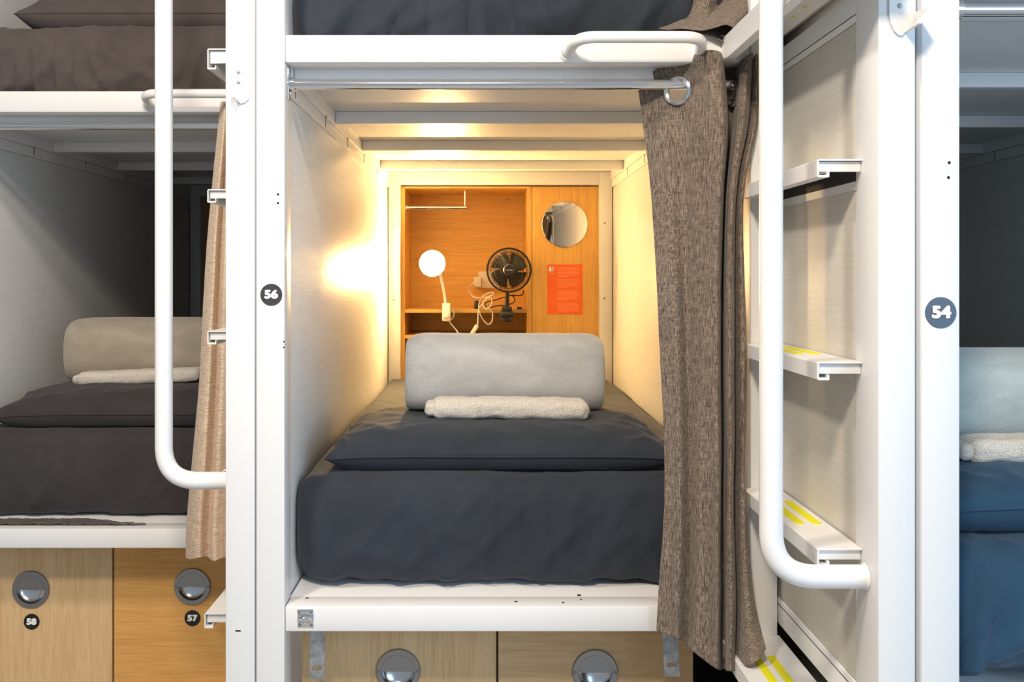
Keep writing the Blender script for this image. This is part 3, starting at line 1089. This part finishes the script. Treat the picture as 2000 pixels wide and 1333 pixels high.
def pillow(label, cx, cy, z0, a, b, hb, ht, m, seed, rot=0.0, dent=None):
    """half width a, half depth b, hb below the seam, ht above it"""
    nu, nv = 110, 70
    root = empty('pillow', (cx, cy, z0), label, 'pillow')
    R = Matrix.Rotation(rot, 3, 'Z')

    def pt(u, v, top):
        U = math.sin(u * math.pi / 2); Vv = math.sin(v * math.pi / 2)
        pin = 1 - 0.055 * (1 - Vv * Vv) * abs(U) ** 3 * 0 
        x = a * U * (1 - 0.045 * (1 - Vv ** 2) * abs(U) ** 2)
        y = b * Vv * (1 - 0.055 * (1 - U ** 2) * abs(Vv) ** 2)
        e = max(0.0, (1 - abs(U) ** 4.5)) ** 0.40 * max(0.0, (1 - abs(Vv) ** 3.6)) ** 0.52
        cre = max(0.0, 1 - abs(nz(x * 6 + y * 3, y * 5 - x * 3, seed + 9)) * 5) ** 1.5 * min(1.0, 1.6 * (1 - e) + 0.15)
        wr = 0.006 * cre + 0.006 * nz(x * 9, y * 9, seed) + 0.007 * e * (1 - e) * 4 * (ridge(x * 9 + y * 4, y * 6 - x * 5, seed + 1, 3) - 0.4) + 0.003 * nz(x * 24, y * 24, seed + 3) * min(1, e * 3)
        if top:
            z = hb + ht * e + wr * min(1, e * 4)
            if dent:
                dx, dy, rr, dep = dent
                z -= dep * math.exp(-((x - dx) ** 2 + (y - dy) ** 2) / (rr * rr))
        else:
            z = hb - hb * min(1.0, e * 2.2)
        q = R @ Vector((x, y, 0))
        # corners droop a little
        z -= 0.006 * (abs(U) * abs(Vv)) ** 4
        return Vector((cx + q.x, cy + q.y, z0 + z))
    mb = MB()
    for top in (True, False):
        mb.grid([[pt(-1 + 2 * i / nu, -1 + 2 * j / nv, top) for i in range(nu + 1)] for j in range(nv + 1)])
    c = mb.build('pillowcase', m, root, angle=180)
    edge = []
    for (u0, v0, u1, v1) in ((-1, -1, 1, -1), (1, -1, 1, 1), (1, 1, -1, 1), (-1, 1, -1, -1)):
        for i in range(40):
            t = i / 40
            edge.append(pt(u0 + (u1 - u0) * t, v0 + (v1 - v0) * t, True))
    MB().tube(edge, 0.0026, 8, closed=True).build('seam', m, c)
    return root


def blanket(label, cx, cy, z0, half, ry, rz, seed, rot=0.0, m=None):
    root = empty('rolled_blanket', (cx, cy, z0), label, 'blanket')
    mb = MB()
    nx, na = 90, 96
    R = Matrix.Rotation(rot, 3, 'Z')
    rows = []

    def ring(x, sc, inset=0.0):
        row = []
        for j in range(na):
            a = 2 * math.pi * j / na
            ca, sa = math.cos(a), math.sin(a)
            ex = 0.80
            yy = ry * math.copysign(abs(ca) ** ex, ca) * sc
            zz = rz * math.copysign(abs(sa) ** ex, sa) * sc
            bul = 1 + 0.018 * nz(x * 7, a * 1.3, seed) + 0.012 * nz(x * 18, ca * 2.5, sa * 2.5 + seed)
            band = 0.010 * (1 if (x * 1.0) > half * 0.42 else 0) * 0.5
            zz2 = zz * bul
            if zz2 < -rz * 0.80:
                zz2 = -rz * 0.80 + (zz2 + rz * 0.80) * 0.25
            q = Vector((x, yy * (bul - band), zz2))
            q2 = R @ q
            row.append(Vector((cx + q2.x, cy + q2.y, z0 + rz * 0.855 + q2.z)))
        return row
    # left cap from centre outward: spiral of the rolled layers
    xs = []
    prof = []
    for k in range(14):
        t = k / 14
        prof.append((-half + 0.012 - 0.004 * math.sin(t * 5 * math.pi), max(0.02, t * 0.90)))
    for k in range(8):
        a = k / 7 * math.pi / 2
        prof.append((-half + 0.022 * (1 - math.sin(a)) + 0.0, 0.90 + 0.10 * math.sin(a) * 1.0 if k else 0.90))
    body = [(-half + 0.052 + (2 * half - 0.104) * i / nx, 1.0) for i in range(nx + 1)]
    left = [(-half + 0.010 - 0.004 * math.sin(k / 13 * 5 * math.pi), 0.02 + 0.80 * k / 13) for k in range(14)]
    left += [(-half + 0.002 + 0.046 * (1 - math.cos(a)), 0.80 + 0.198 * math.sin(a)) for a in [math.pi / 2 * i / 7 for i in range(8)]]
    right = [(-x, s) for x, s in reversed(left)]
    allp = left + body + right
    rows = [ring(x, s) for x, s in allp]
    vs = [[mb.bm.verts.new(p) for p in r] for r in rows]
    for i in range(len(vs) - 1):
        for j in range(na):
            mb.bm.faces.new((vs[i][j], vs[i][(j + 1) % na], vs[i + 1][(j + 1) % na], vs[i + 1][j]))
    mb.bm.faces.new(vs[0]); mb.bm.faces.new(list(reversed(vs[-1])))
    o = mb.build('fleece_roll', m or fleece, root, angle=180)
    # loose outer flap edge running along the roll
    return root


def towel(label, x0, x1, y0, y1, z0, z1, seed, rot=0.0, sag=0.0, slope=0.0):
    root = empty('rolled_towel', ((x0 + x1) / 2, (y0 + y1) / 2, z0), label, 'towel')
    cx, cy = (x0 + x1) / 2, (y0 + y1) / 2

    def disp(p, n):
        q = 0.0030 * nz(p.x * 22, p.y * 40, p.z * 40 + seed) + 0.0016 * nz(p.x * 90, p.y * 90, p.z * 90)
        d = n * q
        if n.length < 0.1:
            d = Vector((0, 0, 0))
        u = (p.x - cx) / (x1 - x0) * 2
        d.z += sag * (u * u) + slope * u
        return d
    M = Matrix.Translation((cx, cy, 0)) @ Matrix.Rotation(rot, 4, 'Z') @ Matrix.Translation((-cx, -cy, 0))
    b = soft_box(x0, x1, y0, y1, z0, z1, (z1 - z0) * 0.42, (0.006, 0.005, 0.004), disp).transform(M).build('towel_roll', terry, root, merge=False, angle=180)
    h = (z1 - z0)
    inner = soft_box(x0 - 0.014, x0 + 0.03, y0 + 0.006, y1 - 0.01, z0 + h * 0.16, z1 - h * 0.16, h * 0.28, (0.005, 0.005, 0.004), disp).transform(M)
    inner.build('inner_fold', terry, b, merge=False, angle=180)
    return root


# middle bed
MT = -0.402
mattress('charcoal mattress on the lower middle bed, in the lamplight', MXL - 0.002, MXR - 0.004, MY + 0.115, MY + 1.99, RT, MT, navy, 3.0, amp=1.25)
pillow('charcoal pillow on the lower middle bed, under the rolled blanket', 0.035, 2.245, MT + 0.001, 0.358, 0.245, 0.034, 0.057, navy, 5.0,
       dent=(0.01, 0.03, 0.30, 0.010))
blanket('rolled grey fleece blanket on the middle pillow, in front of the fan', 0.0475, 2.365, MT + 0.084, 0.234, 0.100, 0.0965, 7.0)
towel('rolled cream towel in front of the blanket on the middle pillow', -0.118, 0.232, 2.165, 2.245, MT + 0.083, MT + 0.128, 3.0, rot=-0.01, sag=-0.003, slope=-0.002)
mattress('charcoal mattress on the upper middle bunk, beside the bunched curtain', MXL - 0.002, MXR - 0.004, MY + 0.090, MY + 1.99, ZC + 0.0225, 0.650, navy, 13.0, amp=1.7)
# left bed
mattress('charcoal mattress on the lower left bed, above lockers 58 and 57', LXL - 0.002, LXR - 0.004, LY + 0.115, LY + 1.99, RT, MT + 0.004, char_warm, 23.0)
pillow('charcoal pillow on the lower left bed, under the shaded blanket', -0.925, 2.80, MT + 0.005, 0.360, 0.245, 0.034, 0.062, char_warm, 15.0)
blanket('rolled grey fleece blanket, warm light in its colour, on the left bed, behind the handrail', -0.985, 2.93, MT + 0.094, 0.235, 0.098, 0.0985, 17.0, rot=0.03, m=fleece_warm_lit)
towel('rolled cream towel in front of the blanket on the left bed', -1.135, -0.80, 2.735, 2.815, MT + 0.098, MT + 0.136, 8.0, rot=0.06, slope=0.006)
mattress('charcoal mattress coloured for warm light on the upper left bunk, seen behind the handrail', LXL - 0.002, LXR - 0.004, LY + 0.085, LY + 1.99, ZC + 0.0225, 0.638, char_lamplit, 33.0, amp=2.2)
pillow('charcoal pillow coloured for warm light on the upper left bunk, cut off by the top of the picture', -0.825, 2.76, 0.639, 0.375, 0.245, 0.035, 0.085, char_lamplit, 25.0)
# right bed
mattress('charcoal mattress coloured for blue daylight on the right bed, below the blue-tinted pillow', RXL - 0.002, RXR - 0.004, RY + 0.105, RY + 1.99, RT, MT - 0.002, blue, 43.0, amp=2.8)
pillow('charcoal pillow coloured for blue daylight on the right bed, under the grey blanket', 1.055, 1.775, MT, 0.362, 0.250, 0.040, 0.052, blue, 35.0)
blanket('rolled grey fleece blanket, cool light in its colour, at the right edge, on the blue-tinted pillow', 1.03, 1.85, MT + 0.084, 0.235, 0.098, 0.098, 27.0, rot=-0.02, m=fleece_cool_lit)
towel('rolled cream towel at the right edge, on the blue-tinted pillow', 0.822, 1.17, 1.635, 1.725, MT + 0.090, MT + 0.130, 5.0, rot=-0.10, slope=0.008)

# crumpled plastic film lying on the left bed's board
rows = []
for j in range(13):
    row = []
    for i in range(161):
        u, v = i / 160, j / 12
        x = -1.25 + 0.41 * u
        taper = 1.0 if u < 0.6 else max(0.05, 1 - (u - 0.6) / 0.42)
        y = LY + 0.028 + (0.062 * v) * taper + 0.006 * nz(x * 30, 0, 2)
        z = RT + 0.0025 + 0.0045 * abs(nz(x * 46 + v * 3, v * 4, 1.0)) + 0.003 * abs(nz(x * 120, v * 9, 5))
        row.append(Vector((x, y, z)))
    rows.append(row)
tag(MB().grid(rows).build('plastic_film', film_m, angle=60), 'strip of crumpled clear plastic film lying on the left bed rail', 'plastic film')

# ------------------------------------------------------------------ cabinet at the far end of the middle bed
CY = MY + 2.052                       # front of the cabinet
CB = CY + 0.33                        # back of the niche


def cx_(px): return (px - VX) * CY / F


def cz_(py): return (VY - py) * CY / F


cab = empty('headboard_cabinet', (0.06, CY + 0.17, -0.62), 'oak cabinet with an open niche and a door at the head of the middle bed', 'cabinet')
xl, xr = MXL + 0.040, MXR - 0.043
xd0, xd1 = cx_(1029), cx_(1038.5)
zt = 0.353
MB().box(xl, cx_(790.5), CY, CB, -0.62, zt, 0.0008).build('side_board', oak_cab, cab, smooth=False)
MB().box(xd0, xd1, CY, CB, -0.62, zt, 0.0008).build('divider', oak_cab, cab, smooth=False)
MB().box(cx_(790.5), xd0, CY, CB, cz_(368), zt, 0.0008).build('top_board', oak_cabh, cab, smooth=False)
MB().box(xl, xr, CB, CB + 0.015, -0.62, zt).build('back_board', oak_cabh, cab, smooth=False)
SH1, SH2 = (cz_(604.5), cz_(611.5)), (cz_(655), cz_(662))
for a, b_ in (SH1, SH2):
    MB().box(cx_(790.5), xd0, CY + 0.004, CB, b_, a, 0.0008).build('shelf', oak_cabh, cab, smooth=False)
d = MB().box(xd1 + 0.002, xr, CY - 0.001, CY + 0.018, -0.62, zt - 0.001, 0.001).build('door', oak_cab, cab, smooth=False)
MB().lathe([(0.0001, -0.004), (0.0045, -0.0035), (0.006, 0.0)], (cx_(991) * (CB / CY), CB, cz_(390) * (CB / CY)), 'Y', 18).build('screw_cap', oak_cab, cab)
# screws in the white frame round the cabinet
for px, py in ((769, 438), (769, 586), (1181, 436), (1180.5, 583)):
    yy = MY + 2.05 - 0.04
    MB().lathe([(0.0001, -0.0018), (0.0028, -0.0016), (0.0042, 0.0003)], P(px, py, yy), 'Y', 14).build('screw', screw_m, bed_mid)

# hanging rail in the niche
hr = empty('clothes_rail', (cx_(855), CY + 0.09, cz_(406)), 'short chrome clothes rail hanging in the top of the niche', 'clothes rail')
yr = CY + 0.07
pa = P(801, 407.5, yr); pb = P(911, 406, yr)
pa.x = max(pa.x, cx_(790.5) + 0.001)
pa2 = Vector((cx_(790.5) + 0.0005, yr, pb.z))
MB().tube([pa2, pb], 0.0085, 18).build('rail', chrome, hr)
MB().tube([(pb.x - 0.006, yr, pb.z), (pb.x - 0.006, yr, cz_(368) - 0.0003)], 0.004, 12).build('hanger', chrome, hr)
MB().lathe([(0.0001, 0.004), (0.016, 0.004), (0.018, 0.0)], (cx_(790.5) + 0.0003, yr, pb.z), 'X', 20).build('flange', chrome, hr)

# round mirror
mc = P(1103, 438.5, CY - 0.004)
mi = empty('mirror', (mc.x, CY - 0.002, mc.z), 'round frameless mirror on the oak cabinet door', 'mirror')
mm = MB().lathe([(0.0001, 0), (0.0895, 0.0), (0.0908, 0.0012), (0.0908, 0.0028), (0.0001, 0.0028)], (0, 0, 0), 'Y', 72)
mm.transform(Matrix.Translation((mc.x, CY - 0.0062, mc.z)) @ Matrix.Rotation(math.radians(1.3), 4, 'Z'))
mm.build('glass', mirror_m, mi, angle=15)

# orange notice
nc0, nc1 = P(1069, 517, CY - 0.002), P(1137.5, 614, CY - 0.002)
no = empty('notice', ((nc0.x + nc1.x) / 2, CY - 0.002, nc1.z), 'orange printed notice on the oak cabinet door below the mirror', 'notice')
MB().box(nc0.x, nc1.x, CY - 0.0022, CY - 0.0012, nc1.z, nc0.z).build('sheet', orange_p, no, smooth=False)
NW, NH = nc1.x - nc0.x, nc0.z - nc1.z
rnd = random.Random(4)
m = MB()
paras = [(0.055, 8), (0.295, 7), (0.53, 8), (0.77, 8)]
for v0, nlines in paras:
    for k in range(nlines):
        v = v0 + k * 0.0255
        x = 0.29
        end = 0.86 + 0.06 * rnd.random() if k < nlines - 1 else 0.6
        while x < end:
            wlen = 0.03 + 0.07 * rnd.random()
            xe = min(x + wlen, end)
            m.box(nc0.x + NW * x, nc0.x + NW * xe, CY - 0.0026, CY - 0.0020, nc0.z - NH * (v + 0.011), nc0.z - NH * v)
            x = xe + 0.012
m.build('small_print', pale_ink, no, smooth=False)
m = MB()


def nb(u0, u1, v0, v1):
    m.box(nc0.x + NW * u0, nc0.x + NW * u1, CY - 0.0027, CY - 0.0020, nc0.z - NH * v1, nc0.z - NH * v0)


nb(0.050, 0.105, 0.045, 0.060); nb(0.050, 0.105, 0.068, 0.140)
nb(0.122, 0.165, 0.050, 0.140); nb(0.122, 0.195, 0.045, 0.063); nb(0.110, 0.19, 0.075, 0.087)
nb(0.210, 0.228, 0.090, 0.103)
nb(0.05, 0.078, 0.170, 0.177); nb(0.088, 0.13, 0.170, 0.177); nb(0.138, 0.175, 0.170, 0.177); nb(0.185, 0.21, 0.170, 0.177)
m.build('logo', white_ink, no, smooth=False)

# ------------------------------------------------------------------ wall socket with plugs in the niche
yb = CB - 0.012
so = empty('wall_socket', P(953, 549, yb), 'white double wall socket with a plug, behind the black fan', 'socket')
p0, p1 = P(934, 530, yb), P(975, 563, yb)
MB().box(p0.x, p1.x, yb - 0.016, CB - 0.0003, p1.z, p0.z, 0.004).build('socket_plate', white_pl, so)
q0, q1 = P(925, 541, yb), P(940, 561, yb)
MB().box(q0.x, q1.x, yb - 0.050, yb - 0.0162, q1.z, q0.z, 0.004).build('plug', white_pl, so)

# ------------------------------------------------------------------ reading lamp with its looped cord
LYD = CY - 0.075
lb = P(845, 515, LYD)
la = empty('reading_lamp', (lb.x + 0.04, LYD, SH1[0] - 0.04), 'lit clip-on reading lamp with a white gooseneck on the niche shelf', 'lamp')
bp = []
for k in range(17):
    a = math.pi * k / 16
    bp.append((max(0.0001, 0.031 * math.sin(a)), -0.031 * math.cos(a)))
bl = MB().lathe(bp, lb, 'Z', 36).build('bulb', bulb_m, la)
# cup-shaped shade behind the bulb, open towards the bed and the left side wall
sh = MB()
prof = [(0.0001, -0.046), (0.020, -0.044), (0.036, -0.034), (0.046, -0.018), (0.050, 0.010), (0.0515, 0.010), (0.0475, -0.020), (0.037, -0.037), (0.020, -0.047), (0.0001, -0.049)]
sh.lathe(prof, (0, 0, 0), 'Z', 40)
ax = Vector((-0.10, -0.99, 0.03)).normalized()
sh.transform(Matrix.Translation(lb) @ ax.to_track_quat('Z', 'Y').to_matrix().to_4x4())
sh.build('shade', white_pl, la)
neck = spline([lb + Vector((0.024, 0.040, -0.012)), P(862, 545, LYD + 0.02), P(867.5, 570, LYD + 0.025), P(870.5, 596, LYD + 0.03)], 8)
MB().tube(neck, 0.0062, 12).build('gooseneck', white_pl, la)
k0, k1 = P(863.5, 592, LYD + 0.03), P(880, 628, LYD + 0.03)
MB().box(k0.x, k1.x, LYD + 0.016, CY + 0.003, k1.z, k0.z, 0.006).build('clip', white_pl, la)
MB().box(k0.x + 0.006, k1.x - 0.006, LYD + 0.013, LYD + 0.0165, k1.z + 0.014, k1.z + 0.034, 0.003).build('clip_screw', white_pl, la)
yc = CY - 0.03
loop = spline([P(883, 603, yc), P(887, 612, yc), P(884, 622, yc), P(878, 628, yc), P(885, 638, yc), P(893, 648, yc), P(899, 662, yc - 0.03)], 8)
MB().tube(loop, 0.0026, 8).build('cord', white_pl, la)

yc = CY - 0.012
ex = empty('extension_cord', P(938, 640, yc), 'white power cord hanging in loops left of the black fan', 'power cord')
pth = [P(925, 552, CB - 0.075), P(917, 560, CB - 0.09), P(917, 572, CB - 0.11), P(927, 581, yc - 0.0), P(945, 582, yc), P(958, 579, yc), P(964, 573, yc), P(957, 572, yc),
       P(944, 579, yc), P(936, 592, yc), P(936, 608, yc), P(943, 624, yc), P(953, 634, yc), P(961, 628, yc), P(962, 612, yc), P(955, 603, yc - 0.006),
       P(946, 602, yc - 0.008), P(943, 593, yc - 0.008), P(950, 584, yc - 0.008), P(959, 583, yc - 0.008), P(960, 595, yc - 0.01), P(950, 604, yc - 0.012), P(942, 596, yc - 0.014),
       P(935, 604, yc - 0.014), P(933.5, 622, yc - 0.014), P(933, 636, yc - 0.014)]
MB().tube(spline(pth, 7), 0.0026, 8).build('cord', white_pl, ex)
M = Matrix.Translation(P(926.5, 645, yc - 0.014)) @ Matrix.Rotation(math.radians(32), 4, 'Y')
MB().box(-0.0085, 0.0085, -0.007, 0.007, -0.026, 0.022, 0.004, M=M).build('inline_switch', white_pl, ex)
MB().tube(spline([P(922, 652, yc - 0.014), P(917, 662, yc - 0.03), P(912, 676, yc - 0.06)], 6), 0.0026, 8).build('cord', white_pl, ex)

# ------------------------------------------------------------------ clip-on fan
FY = CY - 0.085
fc = P(994, 528, FY)
FR = 44.0 * FY / F
fan = empty('clip_fan', (fc.x, FY, SH1[1] - 0.05), 'small black clip-on fan on the niche shelf below the mirror', 'fan')
g = MB()
# front guard: domed rings and radial wires
def gy(rr, front):
    t = rr / FR
    return FY + ((-0.030) * (1 - t * t) - 0.004 if front else 0.028 * (1 - t * t) + 0.004)


for front in (True, False):
    for rr in ((0.36, 0.64, 0.84, 0.93) if front else (0.5, 0.8)):
        r_ = FR * rr
        g.tube([Vector((fc.x + r_ * math.cos(t), gy(r_, front), fc.z + r_ * math.sin(t))) for t in [2 * math.pi * i / 48 for i in range(48)]], 0.0011, 6, closed=True)
    nw = 56 if front else 28
    for i in range(nw):
        a = 2 * math.pi * i / nw
        pts = []
        for k in range(7):
            rr = FR * (0.27 + 0.70 * k / 6)
            a2 = a + 0.25 * (k / 6)
            pts.append(Vector((fc.x + rr * math.cos(a2), gy(rr, front), fc.z + rr * math.sin(a2))))
        g.tube(pts, 0.0009, 5)
g.lathe([(FR * 0.945, -0.012), (FR, -0.012), (FR * 1.012, 0.0), (FR, 0.013), (FR * 0.945, 0.013), (FR * 0.935, 0), (FR * 0.945, -0.012)], (fc.x, FY, fc.z), 'Y', 56)
gd = g.build('guard', black_pl, fan)
hb = MB().lathe([(0.0001, -0.040), (FR * 0.22, -0.040), (FR * 0.27, -0.036), (FR * 0.28, -0.028)], (fc.x, FY, fc.z), 'Y', 36).build('badge', black_pl, gd)
MB().box(fc.x - FR * 0.15, fc.x + FR * 0.15, FY - 0.0408, FY - 0.0400, fc.z - FR * 0.03, fc.z + FR * 0.03).build('maker_mark', steel, hb, smooth=False)
for i in range(4):
    a0 = math.pi / 2 * i + 0.55
    rows = []
    for j in range(9):
        rr = FR * (0.20 + 0.58 * j / 8)
        row = []
        wdt = 1.30 + 0.10 * math.sin(j / 8 * math.pi)
        for k in range(9):
            t = k / 8
            a = a0 + (t - 0.5) * wdt + 0.25 * (j / 8)
            row.append(Vector((fc.x + rr * math.cos(a), FY + (t - 0.5) * 0.022, fc.z + rr * math.sin(a))))
        rows.append(row)
    solid(MB().grid(rows).build('blade', black_pl, fan), 0.0015)
MB().lathe([(0.0001, -0.014), (FR * 0.20, -0.012), (FR * 0.22, 0.012), (0.0001, 0.014)], (fc.x, FY, fc.z), 'Y', 28).build('hub', black_pl, fan)
MB().lathe([(FR * 0.40, 0.020), (FR * 0.42, 0.030), (FR * 0.36, 0.062), (FR * 0.2, 0.072), (0.0001, 0.072)], (fc.x, FY, fc.z), 'Y', 32).build('motor', black_pl, fan)
MB().tube([P(991, 570, FY + 0.012), P(990.5, 582, FY + 0.02), P(990, 600, FY + 0.03)], [0.0085, 0.008, 0.0095], 14).build('neck', black_pl, fan)
b = MB()
c0 = P(990, 605, FY + 0.035)
b.box(c0.x - 0.020, c0.x + 0.020, FY + 0.006, CY - 0.002, c0.z - 0.0075, c0.z + 0.012, 0.006)
b.box(c0.x - 0.028, c0.x + 0.028, FY + 0.000, CY - 0.0005, c0.z - 0.030, c0.z - 0.006, 0.008)
b.box(c0.x - 0.022, c0.x + 0.020, FY + 0.008, CY - 0.002, c0.z - 0.048, c0.z - 0.026, 0.007)
b.build('clip', black_pl, fan)
m = MB()
for k in range(4):
    xx = c0.x - 0.015 + 0.010 * k
    m.tube([(xx, FY + 0.0045, c0.z - 0.030), (xx, FY + 0.0055, c0.z - 0.043)], 0.0012, 6)
m.build('grip_ribs', black_pl, fan)
yk = CY - 0.006
MB().tube(spline([P(1022, 568, yk + 0.03), P(1021, 575, yk), P(1012, 578, yk), P(1000, 577, yk), P(985, 581, yk), P(968, 586, yk), P(955, 589, yk), P(947, 594, yk), P(951, 601, yk),
                  P(962, 600, yk), P(975, 597, yk), P(985, 597, yk), P(1002, 592, yk), P(1005, 583, yk), P(999, 577, yk - 0.006)], 7), 0.0024, 8).build('power_cord', black_pl, fan)
p = P(932, 594, CY + 0.03)
MB().box(p.x - 0.012, p.x + 0.012, CY + 0.008, CY + 0.048, SH1[0] + 0.0005, SH1[0] + 0.034, 0.005).build('plug', black_pl, fan)
MB().box(P(1010, 600, CY).x, P(1020, 600, CY).x, CY - 0.008, CY + 0.03, SH1[0] + 0.0005, SH1[0] + 0.009, 0.003).build('clip_tongue', black_pl, fan)
